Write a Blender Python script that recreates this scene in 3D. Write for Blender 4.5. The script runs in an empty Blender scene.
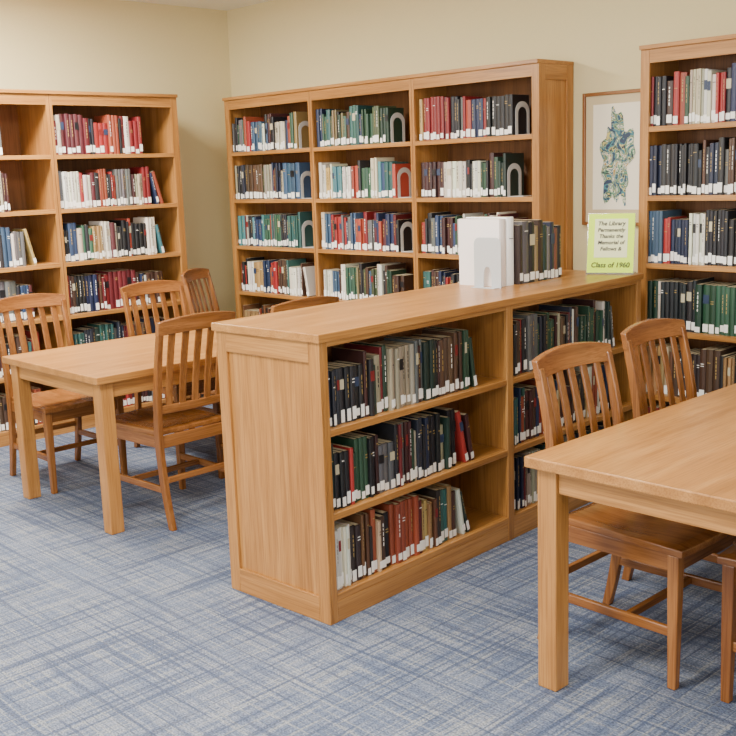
import bpy, math, random
from mathutils import Matrix, Vector
random.seed(23)
def lin(c):
    c=c/255.0
    return c/12.92 if c<=.04045 else ((c+.055)/1.055)**2.4
def rgb(r,g,b): return (lin(r),lin(g),lin(b),1.0)

# ---------------------------------------------------------------- materials
def newmat(name):
    m=bpy.data.materials.new(name);m.use_nodes=True
    n=m.node_tree.nodes;b=n['Principled BSDF'];return m,n,m.node_tree.links,b
def oak(name,axis,dark,mid,light,rough=.30):
    m,n,l,b=newmat(name)
    tc=n.new('ShaderNodeTexCoord')
    def nz(al,ac,detail,dist,seed):
        mp=n.new('ShaderNodeMapping');s=[ac,ac,ac];s[axis]=al
        mp.inputs['Scale'].default_value=s;mp.inputs['Location'].default_value=(seed,seed*1.7,seed*.6)
        l.new(tc.outputs['Object'],mp.inputs[0])
        t=n.new('ShaderNodeTexNoise');t.inputs['Scale'].default_value=1;t.inputs['Detail'].default_value=detail
        t.inputs['Distortion'].default_value=dist;l.new(mp.outputs[0],t.inputs[0]);return t
    a=nz(.9,14,5,.9,3.1);f=nz(5,190,3,.2,7.7)
    r=n.new('ShaderNodeValToRGB');r.color_ramp.elements[0].position=.3;r.color_ramp.elements[0].color=dark
    r.color_ramp.elements[1].position=.72;r.color_ramp.elements[1].color=light
    e=r.color_ramp.elements.new(.5);e.color=mid
    l.new(a.outputs[0],r.inputs[0])
    r2=n.new('ShaderNodeValToRGB');r2.color_ramp.elements[0].position=.36;r2.color_ramp.elements[0].color=(.66,.6,.54,1)
    r2.color_ramp.elements[1].position=.56;r2.color_ramp.elements[1].color=(1,1,1,1)
    l.new(f.outputs[0],r2.inputs[0])
    mx=n.new('ShaderNodeMix');mx.data_type='RGBA';mx.blend_type='MULTIPLY';mx.inputs[0].default_value=.75
    l.new(r.outputs[0],mx.inputs[6]);l.new(r2.outputs[0],mx.inputs[7]);l.new(mx.outputs[2],b.inputs['Base Color'])
    b.inputs['Roughness'].default_value=rough
    bp=n.new('ShaderNodeBump');bp.inputs['Strength'].default_value=.06;bp.inputs['Distance'].default_value=.002
    l.new(f.outputs[0],bp.inputs['Height']);l.new(bp.outputs[0],b.inputs['Normal'])
    return m
D,M_,L_=rgb(154,104,50),rgb(173,120,62),rgb(188,136,76)
OAK=[oak('oak_%s'%'xyz'[i],i,D,M_,L_) for i in range(3)]
CD,CM,CL=rgb(116,70,34),rgb(136,86,42),rgb(158,104,56)
COAK=[oak('chair_oak_%s'%'xyz'[i],i,CD,CM,CL,.26) for i in range(3)]
BACK=oak('oak_back_panel_shaded',2,rgb(112,70,34),rgb(126,80,40),rgb(140,92,48),.5)  # darker oak: the shade inside the cases is put into its colour
def plain(name,c,rough=.5,metal=0):
    m,n,l,b=newmat(name);b.inputs['Base Color'].default_value=c;b.inputs['Roughness'].default_value=rough;b.inputs['Metallic'].default_value=metal
    return m
def paint(name,c,sc=60):
    m,n,l,b=newmat(name);tc=n.new('ShaderNodeTexCoord')
    t=n.new('ShaderNodeTexNoise');t.inputs['Scale'].default_value=sc;t.inputs['Detail'].default_value=4;l.new(tc.outputs['Object'],t.inputs[0])
    r=n.new('ShaderNodeValToRGB');r.color_ramp.elements[0].color=tuple(x*.95 for x in c[:3])+(1,);r.color_ramp.elements[1].color=c
    l.new(t.outputs[0],r.inputs[0]);l.new(r.outputs[0],b.inputs['Base Color']);b.inputs['Roughness'].default_value=.85
    bp=n.new('ShaderNodeBump');bp.inputs['Strength'].default_value=.05;l.new(t.outputs[0],bp.inputs['Height']);l.new(bp.outputs[0],b.inputs['Normal']);return m
WALL=paint('wall_paint',rgb(218,204,158));CEIL=paint('ceiling_paint',rgb(240,240,234));WHITE=plain('white_enamel',rgb(236,236,232),.4)
GREY=plain('grey_white_enamel',rgb(200,200,196),.35)
def carpet():
    m,n,l,b=newmat('carpet');tc=n.new('ShaderNodeTexCoord')
    def nz(sx,sy,loc,detail=2.0,dist=0):
        mp=n.new('ShaderNodeMapping');mp.inputs['Scale'].default_value=(sx,sy,1);mp.inputs['Location'].default_value=(loc,loc*2.3,0)
        l.new(tc.outputs['Object'],mp.inputs[0]);t=n.new('ShaderNodeTexNoise');t.inputs['Scale'].default_value=1;t.inputs['Detail'].default_value=detail
        t.inputs['Distortion'].default_value=dist
        l.new(mp.outputs[0],t.inputs[0]);return t.outputs[0]
    def ramp(src,p0,p1,c0=(0,0,0,1),c1=(1,1,1,1)):
        r=n.new('ShaderNodeValToRGB');r.color_ramp.elements[0].position=p0;r.color_ramp.elements[1].position=p1
        r.color_ramp.elements[0].color=c0;r.color_ramp.elements[1].color=c1;l.new(src,r.inputs[0]);return r.outputs[0]
    def mix(f,a,b_,mode='MIX',fac=None):
        x=n.new('ShaderNodeMix');x.data_type='RGBA';x.blend_type=mode
        if fac is not None:x.inputs[0].default_value=fac
        else:l.new(f,x.inputs[0])
        for i,v in ((6,a),(7,b_)):
            if isinstance(v,tuple):x.inputs[i].default_value=v
            else:l.new(v,x.inputs[i])
        return x.outputs[2]
    base=mix(ramp(nz(3,3,1),.35,.65),rgb(110,120,142),rgb(128,134,150))
    def g(v):return (v,v,v,1)
    base=mix(ramp(nz(2.2,60,5),.50,.56,g(0),g(.75)),base,rgb(86,98,124))
    base=mix(ramp(nz(60,2.2,9),.50,.56,g(0),g(.75)),base,rgb(86,98,124))
    base=mix(ramp(nz(2.8,90,15),.56,.62,g(0),g(.6)),base,rgb(152,154,156))
    base=mix(ramp(nz(90,2.8,19),.56,.62,g(0),g(.6)),base,rgb(152,154,154))
    base=mix(ramp(nz(1.2,48,25,1),.59,.625,g(0),g(.7)),base,rgb(66,78,106))
    base=mix(ramp(nz(48,1.2,29,1),.59,.625,g(0),g(.7)),base,rgb(66,78,106))
    base=mix(None,base,ramp(nz(130,190,35,1),.38,.62,(.40,.41,.44,1),(1.0,1.0,1.0,1)),'MULTIPLY',.9)
    l.new(base,b.inputs['Base Color']);b.inputs['Roughness'].default_value=.75
    b.inputs['Specular IOR Level'].default_value=.35
    bp=n.new('ShaderNodeBump');bp.inputs['Strength'].default_value=.45;bp.inputs['Distance'].default_value=.004
    l.new(nz(130,190,35,1),bp.inputs['Height']);l.new(bp.outputs[0],b.inputs['Normal']);return m
CARPET=carpet()
def bookmat():
    m,n,l,b=newmat('book_cloth');a=n.new('ShaderNodeAttribute');a.attribute_name='Col'
    l.new(a.outputs['Color'],b.inputs['Base Color']);b.inputs['Roughness'].default_value=.48;return m
BOOK=bookmat()

# ---------------------------------------------------------------- mesh builder
class MB:
    def __init__(s): s.v=[];s.f=[];s.m=[];s.c=[]
    def add(s,vs,fs,m=0,c=(1,1,1,1)):
        o=len(s.v);s.v+=[tuple(v) for v in vs]
        for i,f in enumerate(fs):
            s.f.append(tuple(o+k for k in f));s.m.append(m);s.c.append(c[i] if isinstance(c,list) else c)
    def box(s,x0,x1,y0,y1,z0,z1,m=0):
        s.add([(x0,y0,z0),(x1,y0,z0),(x1,y1,z0),(x0,y1,z0),(x0,y0,z1),(x1,y0,z1),(x1,y1,z1),(x0,y1,z1)],
          [(3,2,1,0),(4,5,6,7),(0,1,5,4),(1,2,6,5),(2,3,7,6),(3,0,4,7)],m)
    def loft(s,rings,m=0):
        k=len(rings[0]);vs=[p for r in rings for p in r];fs=[tuple(range(k-1,-1,-1)),tuple((len(rings)-1)*k+i for i in range(k))]
        for i in range(len(rings)-1):
            for j in range(k):
                a=i*k+j;b=i*k+(j+1)%k;fs.append((a,b,b+k,a+k))
        s.add(vs,fs,m)
    def build(s,name,mats,bevel=0,loc=(0,0,0),rz=0,parent=None,colors=False,smooth=False,mesh=None):
        if mesh is None:
            mesh=bpy.data.meshes.new(name);mesh.from_pydata(s.v,[],s.f)
            for m in mats:mesh.materials.append(m)
            for p,mi in zip(mesh.polygons,s.m):p.material_index=mi;p.use_smooth=smooth
            if colors:
                at=mesh.color_attributes.new('Col','FLOAT_COLOR','CORNER');k=0
                buf=[]
                for p,c in zip(mesh.polygons,s.c):
                    buf+=list(c)*p.loop_total
                at.data.foreach_set('color',buf)
            mesh.update()
        return place(mesh,name,bevel,loc,rz,parent)
def place(mesh,name,bevel=0,loc=(0,0,0),rz=0,parent=None):
    o=bpy.data.objects.new(name,mesh);bpy.context.collection.objects.link(o)
    o.location=loc;o.rotation_euler=(0,0,rz)
    if parent:o.parent=parent
    if bevel:
        b=o.modifiers.new('bev','BEVEL');b.width=bevel;b.segments=2;b.limit_method='ANGLE';b.angle_limit=math.radians(50)
    return o

# ---------------------------------------------------------------- room
XL,YB,XR,YN,ZC=-6.53,4.93,2.6,-2.6,2.81
m=MB();m.box(XL-.1,XR+.1,YN-.1,YB+.1,-.1,0);m.build('floor',[CARPET])
m=MB();m.box(XL-.1,XR+.1,YN-.1,YB+.1,ZC,ZC+.1);m.build('ceiling',[CEIL])
m=MB();m.box(XL-.1,XL,YN-.1,YB+.1,0,ZC);m.build('wall_left',[WALL])
m=MB();m.box(XL,XR+.1,YB,YB+.1,0,ZC);m.build('wall_back',[WALL])
def winwall(name,axis,pos,a0,a1,wins,z0,z1):
    m=MB()
    def bx(a,b,c,d):
        if b-a<1e-4:return
        if axis=='y':m.box(a,b,pos-.1 if pos<0 else pos,pos if pos<0 else pos+.1,c,d)
        else:m.box(pos,pos+.1,a,b,c,d)
    bx(a0,a1,0,z0);bx(a0,a1,z1,ZC);cur=a0
    for w0,w1 in wins:bx(cur,w0,z0,z1);cur=w1
    bx(cur,a1,z0,z1);m.build(name,[WALL])
WN=[(-5.6,-4.0),(-3.4,-1.8),(-1.2,.4)];WR=[(-1.6,.0),(.6,2.2),(2.8,4.3)]
winwall('wall_near','y',YN,XL,XR,WN,.8,2.4);winwall('wall_right','x',XR,YN,YB,WR,.8,2.4)
def window(k,axis,pos,a,b):
    m=MB();w=.05
    def bx(p,q,c,d):
        if axis=='y':m.box(p,q,pos-.08,pos+.015,c,d)
        else:m.box(pos-.015,pos+.08,p,q,c,d)
    bx(a,a+w,.8,2.4);bx(b-w,b,.8,2.4);bx(a+w,b-w,.8,.85);bx(a+w,b-w,2.35,2.4);bx((a+b)/2-.02,(a+b)/2+.02,.85,2.35);bx(a+w,(a+b)/2-.02,1.58,1.62);bx((a+b)/2+.02,b-w,1.58,1.62)
    m.build('window_%d'%k,[WHITE],.004)
k=1
for a,b in WN:window(k,'y',YN,a,b);k+=1
for a,b in WR:window(k,'x',XR,a,b);k+=1
m=MB();m.box(XL,XL+.015,YN,YB,0,.1);m.build('baseboard_left',[OAK[1]],.003)
m=MB();m.box(XL+.015,XR,YB-.015,YB,0,.1);m.build('baseboard_back',[OAK[0]],.003)

# ---------------------------------------------------------------- bookcases
Z1,DZ,TT=1.757,.334,2.142
ROWS=[Z1-DZ*i for i in range(6)]
BW=.92
RX=-2.80
def tall_case(n,depth):
    m=MB();W=BW*n;t=.022;fr=.017
    for i in range(n+1):
        x=i*BW
        a=x if i==0 else x-t/2; 
        if i==n:a=x-t
        m.box(a,a+t,fr,depth-.008,0,TT-.012,2)
        s=.038
        a=x if i==0 else (x-s if i==n else x-s/2)
        m.box(a,a+s,0,fr,.0,TT-.02,2)
        if 0<i<n: m.box(x-.0015,x+.0015,-.0008,.001,0,TT-.02,3)
    m.box(t,W-t,depth-.012,depth-.004,.05,TT-.02,4)
    for i in range(n):
        x0=i*BW+(.038 if i==0 else .019);x1=(i+1)*BW-(.038 if i==n-1 else .019)
        xa=i*BW+(t if i==0 else t/2);xb=(i+1)*BW-(t if i==n-1 else t/2)
        for z in ROWS:
            m.box(xa,xb,.02,depth-.012,z-.022,z,0)
            m.box(x0,x1,.001,.02,z-.026,z,0)
        m.box(x0,x1,.001,fr,0,ROWS[-1]-.026,0)
        m.box(x0,x1,.001,fr,TT-.085,TT-.02,0)
    m.box(-.012,W+.012,-.014,depth,TT-.02,TT,0)
    for sx in (0,1):
        a,b=(-.010,0) if sx==0 else (W,W+.010)
        st=.06
        m.box(a,b,0,st,0,TT-.02,2);m.box(a,b,depth-st,depth,0,TT-.02,2)
        m.box(a,b,st,depth-st,TT-.10,TT-.02,1);m.box(a,b,st,depth-st,0,.10,1)
    return m
DARK=plain('seam_dark',rgb(80,44,18),.7)
MATS=OAK+[DARK,BACK]
tall_case(3,.315).build('tall_bookcase',MATS,.0025,(-6.19,4.61,0))
tall_case(2,.315).build('tall_bookcase',MATS,.0025,(RX,4.61,0))
tall_case(3,.42).build('tall_bookcase',MATS,.0025,(-6.03,4.08-3*BW,0),math.radians(90))

# ---------------------------------------------------------------- books
PAL={
'mix':[(40,38,40),(64,34,34),(126,36,38),(34,46,74),(44,72,54),(190,180,158),(140,66,44),(74,52,40),(214,208,194),(60,84,110),(26,26,30),(160,130,82),(156,46,44),(96,96,96),(48,88,84)],
'dark':[(28,28,32),(34,34,38),(42,46,58),(62,34,34),(32,50,44),(32,38,60),(82,62,46),(150,140,122),(100,34,38),(90,92,92),(40,64,50)],
'navy':[(26,36,62),(34,46,80),(22,28,46),(28,28,34),(42,62,96),(88,36,38),(54,64,80),(36,34,36)],
'green':[(36,66,48),(30,56,44),(46,80,60),(72,82,56),(30,36,40),(120,110,76),(62,42,32),(56,90,72)],
'red':[(126,32,36),(148,40,40),(100,30,36),(86,36,42),(32,32,40),(158,66,48),(34,44,74),(60,38,34),(184,174,150),(28,28,30)],
'brown':[(94,62,42),(114,76,50),(70,48,36),(46,36,34),(146,110,72),(36,52,44),(178,160,124),(30,30,32),(60,72,56),(100,36,34)],
'light':[(200,190,168),(164,68,52),(72,124,130),(212,208,196),(154,152,144),(48,66,98),(182,148,82),(88,44,48),(44,44,48),(54,88,68)],
}
CREAM=rgb(206,190,156);LAB=rgb(244,242,236);GOLD=rgb(170,142,84)
def book(m,O,U,V,u,w,d,h,col,front,lean=0,label=True):
    cs,sn=math.cos(lean),math.sin(lean)
    def P(a,v,z):
        a2=a*cs-z*sn;z2=a*sn+z*cs
        return (O[0]+U[0]*(u+a2)-V[0]*(front-v),O[1]+U[1]*(u+a2)-V[1]*(front-v),O[2]+z2)
    k_=random.uniform(.75,1.2)
    c=tuple(c_*k_*random.uniform(.92,1.08) for c_ in col[:3])+(1,)
    bl=min(.005,w*.18)
    out=[(0,-d),(w,-d),(w,-bl),(w*.8,-bl*.35),(w*.5,0),(w*.2,-bl*.35),(0,-bl)]
    k=len(out);vs=[P(a,v,0) for a,v in out]+[P(a,v,h) for a,v in out]
    fs=[tuple(range(k-1,-1,-1)),tuple(range(k,2*k))]+[(i,(i+1)%k,k+(i+1)%k,k+i) for i in range(k)]
    m.add(vs,fs,0,[c]*len(fs))
    t=.003
    m.add([P(t,-d+t,h+.0006),(P(w-t,-d+t,h+.0006)),P(w-t,-bl-.004,h+.0006),P(t,-bl-.004,h+.0006)],[(0,1,2,3)],0,CREAM)
    def quad(a0,a1,z0,z1,cc):
        m.add([P(a0,.0008,z0),P(a1,.0008,z0),P(a1,.0008,z1),P(a0,.0008,z1)],[(0,1,2,3)],0,cc)
    if label and random.random()<.93:
        q=.08 if w>.02 else .01
        z0=random.uniform(.003,.016);quad(w*q,w*(1-q),z0,z0+random.uniform(.026,.046),LAB)
    lum=sum(c[:3])
    tc=random.choice([GOLD,LAB,GOLD]) if lum<.7 else rgb(50,40,40)
    r=random.random()
    if r<.33:
        z=h*random.uniform(.66,.86)
        for i in range(random.randint(1,2)):
            quad(w*.22,w*.78,z,z+.0035,tc);z-=.011
    elif r<.66:
        z0=h*.45
        while z0<h*.84:
            s=random.uniform(.006,.02);quad(w*.41,w*.57,z0,z0+s,tc);z0+=s+.006
    elif r<.78:
        cc=random.choice([rgb(120,34,34),rgb(20,20,24),rgb(190,180,150),rgb(44,58,86)])
        quad(w*.04,w*.96,h*.62,h*.8,cc)
def row(m,O,U,V,length,pal,depth=.2,front=.03,hmin=.2,hmax=.26,fill=.85,endlean=False,bookend=None,thick=1):
    u=.004;cols=PAL[pal]+random.sample(PAL['mix'],5);end=length*fill
    while u<end:
        nrep=random.choice([1,1,1,1,1,2,3]) if random.random()<.9 else random.randint(4,6)
        col=rgb(*random.choice(cols));hh=hmin+(hmax-hmin)*random.betavariate(1.4,1.1);ww=(.012+.027*random.betavariate(1.4,2.2))*thick
        brk=False
        for _ in range(nrep):
            if u+ww>end+.015:brk=True;break
            w=ww*random.uniform(.93,1.07);h=hh*random.uniform(.985,1.01)
            dd=min(depth-.01,h*random.uniform(.66,.74))
            book(m,O,U,V,u,w,dd,h,col,front+random.uniform(-.006,.012))
            u+=w+random.choice([.0008,.0008,.0015,.004])
        if brk:break
    if endlean:
        for _ in range(random.choice([1,1,2])):
            a=math.radians(random.uniform(8,15));h=random.uniform(hmin,hmax*.92);w=random.uniform(.016,.026)
            u+=h*math.sin(a) if _==0 else w*.25
            book(m,O,U,V,u,w,h*.7,h,rgb(*random.choice(cols)),front,a if _==0 else a+.03);u+=w+.008
    if bookend:
        bookend_mesh(BE,O,U,V,u+.001,front)
    return u
def bookend_mesh(m,O,U,V,u,front,dp=.125,h=.19,t=.0025,ft=.1):
    def P(a,v,z):return (O[0]+U[0]*(u+a)-V[0]*(front+v),O[1]+U[1]*(u+a)-V[1]*(front+v),O[2]+z)
    v0,v1=.02,.02+dp;r=dp/2;c=v0+r;N=16
    outer=[(v0,0.003)]+[(c-r*math.cos(math.pi*i/N),h-r+r*.9*math.sin(math.pi*i/N)) for i in range(N+1)]+[(v1,0.003)]
    r2=r-.022
    inner=[(c-r2,0.003)]+[(c-r2*math.cos(math.pi*i/N),h-r-.01+r2*.9*math.sin(math.pi*i/N)) for i in range(N+1)]+[(c+r2,0.003)]
    k=len(outer);vs=[];fs=[]
    for a in (0,t):
        vs+=[P(a,v,z) for v,z in outer]+[P(a,v,z) for v,z in inner]
    for i in range(k-1):
        fs.append((i,i+1,k+i+1,k+i));fs.append((2*k+i,3*k+i,3*k+i+1,2*k+i+1))
        fs.append((i,2*k+i,2*k+i+1,i+1));fs.append((k+i,k+i+1,3*k+i+1,3*k+i))
    m.add(vs,fs)
    vs=[P(a,v,z) for z in (.0,.003) for a,v in ((0,v0),(ft,v0+.012),(ft,v1-.012),(0,v1))]
    m.add(vs,[(3,2,1,0),(4,5,6,7),(0,1,5,4),(1,2,6,5),(2,3,7,6),(3,0,4,7)])
BE=MB()
m=MB()
spec=[[('mix',.80,1),('dark',.82,1),('light',.80,1),('mix',.80,0),('brown',.8,0),('mix',.8,0)],
      [('green',.76,1),('light',.80,1),('red',.82,1),('green',.86,0),('mix',.8,0),('dark',.8,0)],
      [('red',.80,1),('dark',.74,1),('light',.8,0),('mix',.8,0),('dark',.8,0),('mix',.8,0)]]
for s in range(3):
    for r in range(6):
        pal,fi,be=spec[s][r]
        row(m,(-6.19+BW*s+.024,4.61,ROWS[r]),(1,0,0),(0,-1,0),BW-.045,pal,.28,.03,.18,.25,fi,random.random()<.3 and not be,be)
m.build('library_books',[BOOK],colors=True)
m=MB();pals=['red','dark','navy','green','brown','dark']
for s in range(2):
    for r in range(6):
        row(m,(RX+BW*s+.024,4.61,ROWS[r]),(1,0,0),(0,-1,0),BW-.045,pals[r],.28,.025,.205,.265,.95)
m.build('library_books',[BOOK],colors=True)
m=MB()
sp=[[('mix',.9),('mix',.9),('mix',.8),('dark',.9),('mix',.8),('mix',.8)],
    [('mix',.66),('light',.67),('mix',.75),('light',.80),('mix',.80),('mix',.78)],
    [('red',.72),('red',.76),('light',.8),('red',.84),('dark',.82),('mix',.8)]]
for s in range(3):
    for r in range(6):
        pal,fi=sp[s][r]
        row(m,(-6.03,4.08-BW*3+BW*s+.024,ROWS[r]),(0,1,0),(1,0,0),BW-.045,pal,.3,.03,.19,.25,fi,random.random()<.5)
m.build('library_books',[BOOK],colors=True)

# ---------------------------------------------------------------- low double-faced bookcase
LW,LL,LH=.551,2.218,1.053;A=math.radians(2.824)
ox,oy=-2.606,2.274
m=MB();t=.022;SH=[.105,.405,.71]
m.box(-LW-.012,.012,-.012,LL,LH-.03,LH,1)
for (y0,y1) in ((.012,.034),(LL-.034,LL-.012)):
    m.box(-LW+.004,-.004,y0,y1,0,LH-.03,2)
for e in (0,1):
    y0,y1=(0,.012) if e==0 else (LL-.012,LL)
    m.box(-LW,-LW+.055,y0,y1,0,LH-.03,2);m.box(-.055,0,y0,y1,0,LH-.03,2)
    m.box(-LW+.055,-.055,y0,y1,LH-.105,LH-.03,0);m.box(-LW+.055,-.055,y0,y1,0,.095,0)
m.box(-LW/2-.006,-LW/2+.006,.034,LL-.034,.08,LH-.03,4)
ym=LL/2
m.box(-LW+.016,-.016,ym-.011,ym+.011,0,LH-.03,2)
for side in (0,1):
    def bx(xf0,xf1,*a):
        if side==0:m.box(-xf1,-xf0,*a)
        else:m.box(-LW+xf0,-LW+xf1,*a)
    for (y0,y1) in ((.012,.04),(ym-.022,ym+.022),(LL-.04,LL-.012)): bx(0,.016,y0,y1,0,LH-.03,2)
    for (y0,y1,ya,yb) in ((.04,ym-.022,.034,ym-.011),(ym+.022,LL-.04,ym+.011,LL-.034)):
        for z in SH:
            bx(.016,LW/2-.006,ya,yb,z-.022,z,1);bx(.001,.016,y0,y1,z-.025,z,1)
        bx(.001,.016,y0,y1,0,SH[0]-.025,1);bx(.001,.016,y0,y1,LH-.05,LH-.03,1)
m.build('low_bookcase',MATS,.0025,(ox,oy,0),A)
U=(-math.sin(A),math.cos(A),0);V=(math.cos(A),math.sin(A),0)
m=MB()
lsp=[[('brown',.70),('dark',.71),('dark',.78)],[('dark',.84),('mix',.8),('dark',.8)]]
for s in range(2):
    for r in range(3):
        pal,fi=lsp[s][r];z=SH[r];u0=.036+s*(ym-.025)
        O=(ox+U[0]*u0,oy+U[1]*u0,z)
        row(m,O,U,V,ym-.06,pal,.24,.028,.18,.25,fi,True,thick=.85)
        O2=(ox+U[0]*(u0+ym-.065)-V[0]*LW,oy+U[1]*(u0+ym-.065)-V[1]*LW,z)
        row(m,O2,tuple(-q for q in U),tuple(-q for q in V),ym-.06,'mix',.24,.028,.185,.25,.8,False)
m.build('library_books',[BOOK],colors=True)
def LS(u,v,z=LH):return (ox+U[0]*u+V[0]*v,oy+U[1]*u+V[1]*v,z)
m=MB()
O=LS(1.54,-.25)
u=0
for w,h,c in [(.03,.27,(60,44,44)),(.05,.285,(86,84,86)),(.045,.28,(30,30,34)),(.03,.26,(140,116,86)),(.04,.285,(60,40,36)),(.03,.26,(40,60,56)),(.025,.25,(110,110,106)),(.035,.27,(36,40,60)),(.03,.24,(110,60,48)),(.03,.25,(34,34,36))]:
    book(m,O,U,V,u,w,.2,h,rgb(*c),0);u+=w+.001
m.build('reference_books',[BOOK],colors=True)
m=MB()
def bend(m,u,v0,v1,h,ft,sgn=1):
    t=.003;r=.03;N=6
    out=[(v0,0)]+[(v0+r-r*math.cos(math.pi/2*i/N),h-r+r*math.sin(math.pi/2*i/N)) for i in range(N+1)]+[(v1-r+r*math.sin(math.pi/2*i/N),h-r+r*math.cos(math.pi/2*i/N)) for i in range(N+1)]+[(v1,0)]
    c=(v0+v1)/2;hw=(v1-v0)*.15
    k=len(out)
    inn=[]
    for i,(v,z) in enumerate(out):
        tt=i/(k-1);inn.append((c-hw*math.cos(math.pi*tt),h*.42*math.sin(math.pi*tt)**.5 if 0<tt<1 else 0))
    vs=[];fs=[]
    for a in (0,t):
        vs+=[LS(u+a,v,LH+z) for v,z in out]+[LS(u+a,v,LH+z) for v,z in inn]
    for i in range(k-1):
        fs+=[(i,i+1,k+i+1,k+i),(2*k+i,3*k+i,3*k+i+1,2*k+i+1),(i,2*k+i,2*k+i+1,i+1),(k+i,k+i+1,3*k+i+1,3*k+i)]
    m.add(vs,fs)
    a0,a1=(u,u+ft*sgn) if sgn>0 else (u-ft,u)
    vs=[LS(a,v,LH+z) for z in (0.0,.003) for a,v in ((a0,v0+.01),(a1,v0+.01),(a1,v1-.01),(a0,v1-.01))]
    m.add(vs,[(3,2,1,0),(4,5,6,7),(0,1,5,4),(1,2,6,5),(2,3,7,6),(3,0,4,7)])
bend(m,1.375,-.385,-.235,.225,.04,-1)
m.build('white_bookend',[plain('bookend_enamel',rgb(180,182,184),.35)],.0008)
m=MB()
O=LS(1.42,-.27);cw=rgb(240,240,238)
book(m,O,U,V,0,.05,.235,.305,cw,0,0,False);book(m,O,U,V,.055,.055,.235,.31,cw,0,0,False)
m.build('white_binders',[BOOK],colors=True)
BE.build('metal_bookends',[GREY],0)

# ---------------------------------------------------------------- acrylic sign
YEL=plain('yellow_card',(.62,.88,.0,1),.5);PAPER=plain('sign_paper',rgb(228,230,176),.6);INK=plain('ink',rgb(24,24,34),.6)
acr,n,l,bb=newmat('clear_acrylic');bb.inputs['Base Color'].default_value=(.95,.97,.97,1);bb.inputs['Roughness'].default_value=.05;bb.inputs['Transmission Weight'].default_value=.9
sign=bpy.data.objects.new('desk_sign',None);bpy.context.collection.objects.link(sign)
sign.location=(-2.82,4.37,LH);sign.rotation_euler=(0,0,math.radians(24))
def rotbox(name,x0,x1,y0,y1,z0,z1,mat,tilt=-12,bev=0):
    m=MB();m.box(x0,x1,y0,y1,z0,z1);o=m.build(name,[mat],bev,parent=sign);o.rotation_euler=(math.radians(tilt),0,0);return o
rotbox('holder',-.115,.115,.0008,.004,.004,.30,acr)
rotbox('card',-.112,.112,-.002,-.0005,.008,.298,YEL)
rotbox('paper',-.080,.080,-.0035,-.0022,.082,.272,PAPER)
m=MB();m.box(-.115,.115,-.005,.09,0,.004);m.build('base',[acr],0,parent=sign)
for i,(tx,sz,z) in enumerate([('The Library',.028,.240),('Permanently',.026,.209),('Thanks the',.026,.178),('Memorial of',.026,.147),('Fellows &',.026,.116),('Class of 1960',.034,.034)]):
    cu=bpy.data.curves.new('lettering','FONT');cu.body=tx;cu.size=sz;cu.align_x='CENTER';cu.extrude=.0002;cu.offset=.0006;cu.shear=.2;cu.materials.append(INK)
    o=bpy.data.objects.new('lettering_%d'%(i+1),cu);bpy.context.collection.objects.link(o);o.parent=sign
    tl=math.radians(-12);yy=-.0045
    o.location=(0,yy*math.cos(tl)-z*math.sin(tl),yy*math.sin(tl)+z*math.cos(tl));o.rotation_euler=(math.radians(90)+tl,0,0)

# ---------------------------------------------------------------- framed picture
pic=bpy.data.objects.new('framed_picture',None);bpy.context.collection.objects.link(pic);pic.location=(-3.13,YB-.03,1.61)
hw,hh=.215,.355;f=.018
m=MB();m.box(-hw,-hw+f,0,.028,-hh,hh,2);m.box(hw-f,hw,0,.028,-hh,hh,2);m.box(-hw+f,hw-f,0,.028,-hh,-hh+f,0);m.box(-hw+f,hw-f,0,.028,hh-f,hh,0)
m.build('frame',COAK,.003,parent=pic)
MAT1=plain('mat_board',rgb(200,182,144),.7);MAT2=plain('inner_mat',rgb(236,228,206),.7)
m=MB();m.box(-hw+f,hw-f,.012,.026,-hh+f,hh-f);m.build('mat_board',[MAT1],parent=pic)
m=MB();m.box(-hw+.065,hw-.065,.010,.013,-hh+.085,hh-.065);m.build('print_paper',[MAT2],parent=pic)
art,n,l,bb=newmat('art_print');tc=n.new('ShaderNodeTexCoord');t=n.new('ShaderNodeTexNoise');t.inputs['Scale'].default_value=13;t.inputs['Detail'].default_value=2;t.inputs['Distortion'].default_value=1.8
l.new(tc.outputs['Object'],t.inputs[0]);r=n.new('ShaderNodeValToRGB');r.color_ramp.interpolation='CONSTANT'
cs=[(0,(30,50,80)),(.40,(60,120,130)),(.45,(190,180,110)),(.475,(24,34,56)),(.50,(90,140,110)),(.535,(206,204,180)),(.57,(50,100,120)),(.61,(224,216,190)),(.64,(160,130,50))]
r.color_ramp.elements[0].color=rgb(*cs[0][1]);r.color_ramp.elements[1].position=cs[-1][0];r.color_ramp.elements[1].color=rgb(*cs[-1][1])
for p_,c_ in cs[1:-1]:
    e=r.color_ramp.elements.new(p_);e.color=rgb(*c_)
l.new(t.outputs[0],r.inputs[0]);l.new(r.outputs[0],bb.inputs['Base Color'])
m=MB();pt=[]
N=60
for i in range(N):
    a=2*math.pi*i/N;rr=1+.14*math.sin(5*a)+.12*math.sin(11*a+1);pt.append((.095*rr*math.cos(a)+.012*math.sin(3*a),.0085,.235*rr*math.sin(a)))
m.add(pt,[tuple(range(N))]);m.build('artwork',[art],parent=pic)

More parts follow.
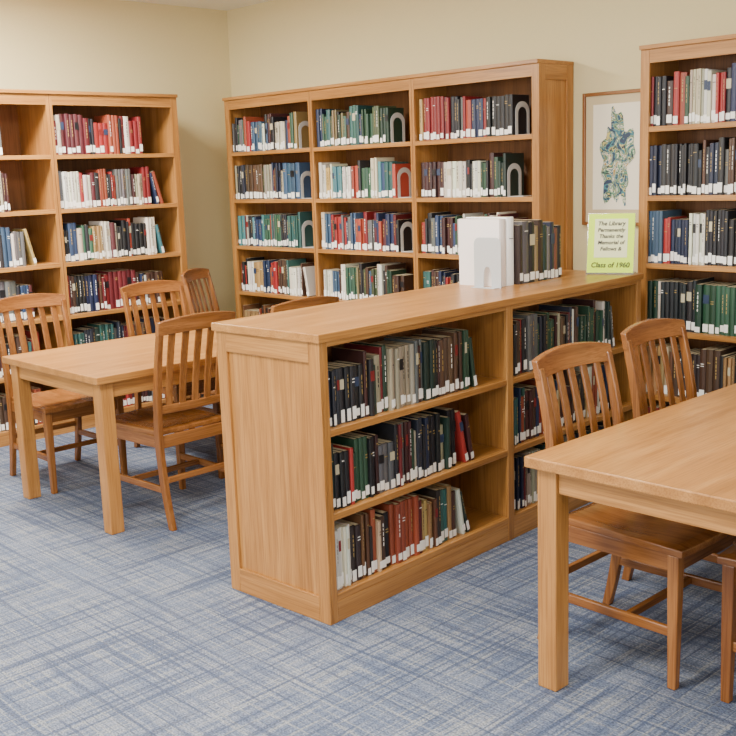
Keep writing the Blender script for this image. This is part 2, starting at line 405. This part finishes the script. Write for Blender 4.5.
# ---------------------------------------------------------------- tables
def table(loc,W,L):
    m=MB();H=.739
    m.box(0,W,0,L,H-.034,H,1)
    lg=.068;i=.028
    for x in (i,W-i-lg):
        for y in (i,L-i-lg):
            m.box(x,x+lg,y,y+lg,0,H-.034,2)
    a=.012
    for x in (i+a,W-i-a-.022):m.box(x,x+.022,i+lg,L-i-lg,H-.034-.075,H-.034,1)
    for y in (i+a,L-i-a-.022):m.box(i+lg,W-i-lg,y,y+.022,H-.034-.075,H-.034,0)
    return m.build('library_table',OAK,.004,loc)
table((-4.975,2.225,0),.935,1.55)
table((-1.831,2.387,0),.93,1.75)

# ---------------------------------------------------------------- chairs (front = +x)
def chair_mesh():
    m=MB()
    N=16;x0,x1=-.215,.245;zt=.462;th=.03
    def hwid(x):return .195+.04*((x-x0)/(x1-x0))
    top=[];bot=[]
    for i in range(N+1):
        tx=i/N;x=x0+(x1-x0)*tx
        rt=[];rb=[]
        for j in range(N+1):
            s=-1+2*j/N;y=s*hwid(x)
            xx=x+(.012*(1-s*s) if i==N else 0)
            dip=.014*math.exp(-((tx-.42)/.3)**2)*(1-abs(s)**3)
            dip-=.004*math.exp(-(s/.12)**2)*max(0,(tx-.5))*2
            edge=.006 if (i in(0,N) or j in(0,N)) else 0
            rt.append((xx,y,zt-dip-edge));rb.append((xx,y,zt-th))
        top.append(rt);bot.append(rb)
    vs=[p for r_ in top for p in r_]+[p for r_ in bot for p in r_];K=(N+1)**2;fs=[]
    for i in range(N):
        for j in range(N):
            a=i*(N+1)+j;b=a+N+1;fs.append((a,b,b+1,a+1));fs.append((K+a,K+a+1,K+b+1,K+b))
    for j in range(N):
        fs.append((j,j+1,K+j+1,K+j));a=N*(N+1)+j;fs.append((a,K+a,K+a+1,a+1))
    for i in range(N):
        a=i*(N+1);b=a+N+1;fs.append((a,K+a,K+b,b));a+=N;b+=N;fs.append((a,b,K+b,K+a))
    m.add(vs,fs,0)
    prof=[(0,-.285),(.1,-.262),(.22,-.240),(.36,-.226),(.46,-.224),(.58,-.232),(.70,-.248),(.82,-.270),(.94,-.298)]
    def bx(z):
        for (za,xa),(zb,xb) in zip(prof,prof[1:]):
            if za<=z<=zb:return xa+(xb-xa)*(z-za)/(zb-za)
        return prof[-1][1]-(z-prof[-1][0])*.24
    for s in (-1,1):
        rings=[]
        for z,x in prof:
            hx=.020 if z<.5 else .020-.006*(z-.5)/.43
            if z<.2:hx=.016+.02*z
            y=s*.198;hy=.0135
            rings.append([(x-hx,y-hy,z),(x+hx,y-hy,z),(x+hx,y+hy,z),(x-hx,y+hy,z)])
        m.loft(rings,2)
    def rail(z0,z1,arch,bow,hx,ylim):
        rings=[];n_=12
        for i in range(n_+1):
            s=-1+2*i/n_;y=s*ylim;a=arch*(1-s*s);b=bow*(1-s*s)
            za,zb=z0+a*.35,z1+a
            rings.append([(bx(za)-b-hx,y,za),(bx(za)-b+hx,y,za),(bx(zb)-b+hx,y,zb),(bx(zb)-b-hx,y,zb)])
        m.loft([[r_[k] for k in (0,3,2,1)] for r_ in rings],1)
    rail(.903,.965,.022,.022,.0125,.215)
    rail(.535,.575,.0,.014,.010,.186)
    for k in range(5):
        y=(-2+k)*.070;rings=[];s=y/.2
        for q in range(7):
            z=.57+(.915-.57)*q/6;b=(.014+.008*q/6)*(1-s*s);x=bx(z)-b
            rings.append([(x-.005,y-.018,z),(x+.005,y-.018,z),(x+.005,y+.018,z),(x-.005,y+.018,z)])
        m.loft(rings,2)
    for s in (-1,1):
        y=s*.208;x=.212
        rings=[]
        for z,h in ((0,.014),(.3,.018),(.433,.019)):
            rings.append([(x-h,y-h,z),(x+h,y-h,z),(x+h,y+h,z),(x-h,y+h,z)])
        m.loft(rings,2)
    for s in (-1,1):
        m.loft([[(-.215,s*.192-.009,.375),(-.215,s*.192+.009,.375),(-.215,s*.192+.009,.433),(-.215,s*.192-.009,.433)],
                [(.2,s*.206-.009,.375),(.2,s*.206+.009,.375),(.2,s*.206+.009,.433),(.2,s*.206-.009,.433)]],0)
        m.loft([[(-.245,s*.196-.009,.165),(-.245,s*.196+.009,.165),(-.245,s*.196+.009,.197),(-.245,s*.196-.009,.197)],
                [(.205,s*.206-.009,.165),(.205,s*.206+.009,.165),(.205,s*.206+.009,.197),(.205,s*.206-.009,.197)]],0)
    m.box(.203,.221,-.19,.19,.375,.433,1)
    m.box(-.236,-.218,-.186,.186,.375,.433,1)
    m.box(.03,.050,-.195,.195,.168,.194,1)
    m.box(-.262,-.244,-.186,.186,.215,.243,1)
    mesh=bpy.data.meshes.new('chair');mesh.from_pydata(m.v,[],m.f)
    for q in COAK:mesh.materials.append(q)
    for p_,mi in zip(mesh.polygons,m.m):p_.material_index=mi
    mesh.update();return mesh
CH=chair_mesh()
pi=math.pi
for x,y,r_ in [(-1.70,2.885,0),(-1.77,3.52,0),(-1.12,2.92,pi),(-1.12,3.6,pi),
             (-5.09,2.60,0),(-5.07,3.38,0),(-4.20,2.67,pi+.02),(-4.20,3.33,pi),
             (-5.57,4.17,math.radians(32))]:
    place(CH,'wooden_chair',.004,(x,y,0),r_)

# ---------------------------------------------------------------- lights
def area(name,loc,rot,sx,sy,power,col):
    d=bpy.data.lights.new(name,'AREA');d.shape='RECTANGLE';d.size=sx;d.size_y=sy;d.energy=power;d.color=col
    o=bpy.data.objects.new(name,d);bpy.context.collection.objects.link(o);o.location=loc;o.rotation_euler=rot;return o
for i,(a,b_) in enumerate(WN):
    area('window_light',((a+b_)/2,YN+.03,1.6),(math.radians(90),0,0),1.45,1.5,56,(.97,.98,1))
for i,(a,b_) in enumerate(WR):
    area('window_light',(XR-.03,(a+b_)/2,1.6),(math.radians(90),0,math.radians(90)),1.45,1.5,26,(.97,.98,1))
for x,y,p_ in ((-5.3,2.4,205),(-2.6,2.6,60),(-5.1,.2,75),(-2.2,.4,165),(0.2,1.5,55)):  # unseen ceiling fixtures and lamps, added to brighten left wall and near carpet
    m=MB();m.box(-.32,.32,-.62,.62,-.03,0)
    m.build('added_ceiling_fixture',[WHITE],.004,(x,y,ZC))
    area('added_ceiling_lamp',(x,y,ZC-.035),(0,0,0),.55,1.15,p_,(1,.95,.84))
w=bpy.data.worlds.new('World');bpy.context.scene.world=w;w.use_nodes=True
w.node_tree.nodes['Background'].inputs[0].default_value=(.85,.92,1,1);w.node_tree.nodes['Background'].inputs[1].default_value=1.5

# ---------------------------------------------------------------- camera
y=math.radians(46.170);t=math.radians(10.713);r=math.radians(-1.994)
F=Vector((-math.sin(y)*math.cos(t),math.cos(y)*math.cos(t),-math.sin(t)))
R=Vector((math.cos(y),math.sin(y),0));Uu=R.cross(F)
R2=R*math.cos(r)+Uu*math.sin(r);U2=-R*math.sin(r)+Uu*math.cos(r)
cd=bpy.data.cameras.new('camera');co=bpy.data.objects.new('camera',cd);bpy.context.collection.objects.link(co)
co.matrix_world=Matrix(((R2.x,U2.x,-F.x,0),(R2.y,U2.y,-F.y,0),(R2.z,U2.z,-F.z,1.585),(0,0,0,1)))
cd.sensor_width=36;cd.lens=1034.312/736*36;cd.clip_start=.05
bpy.context.scene.camera=co
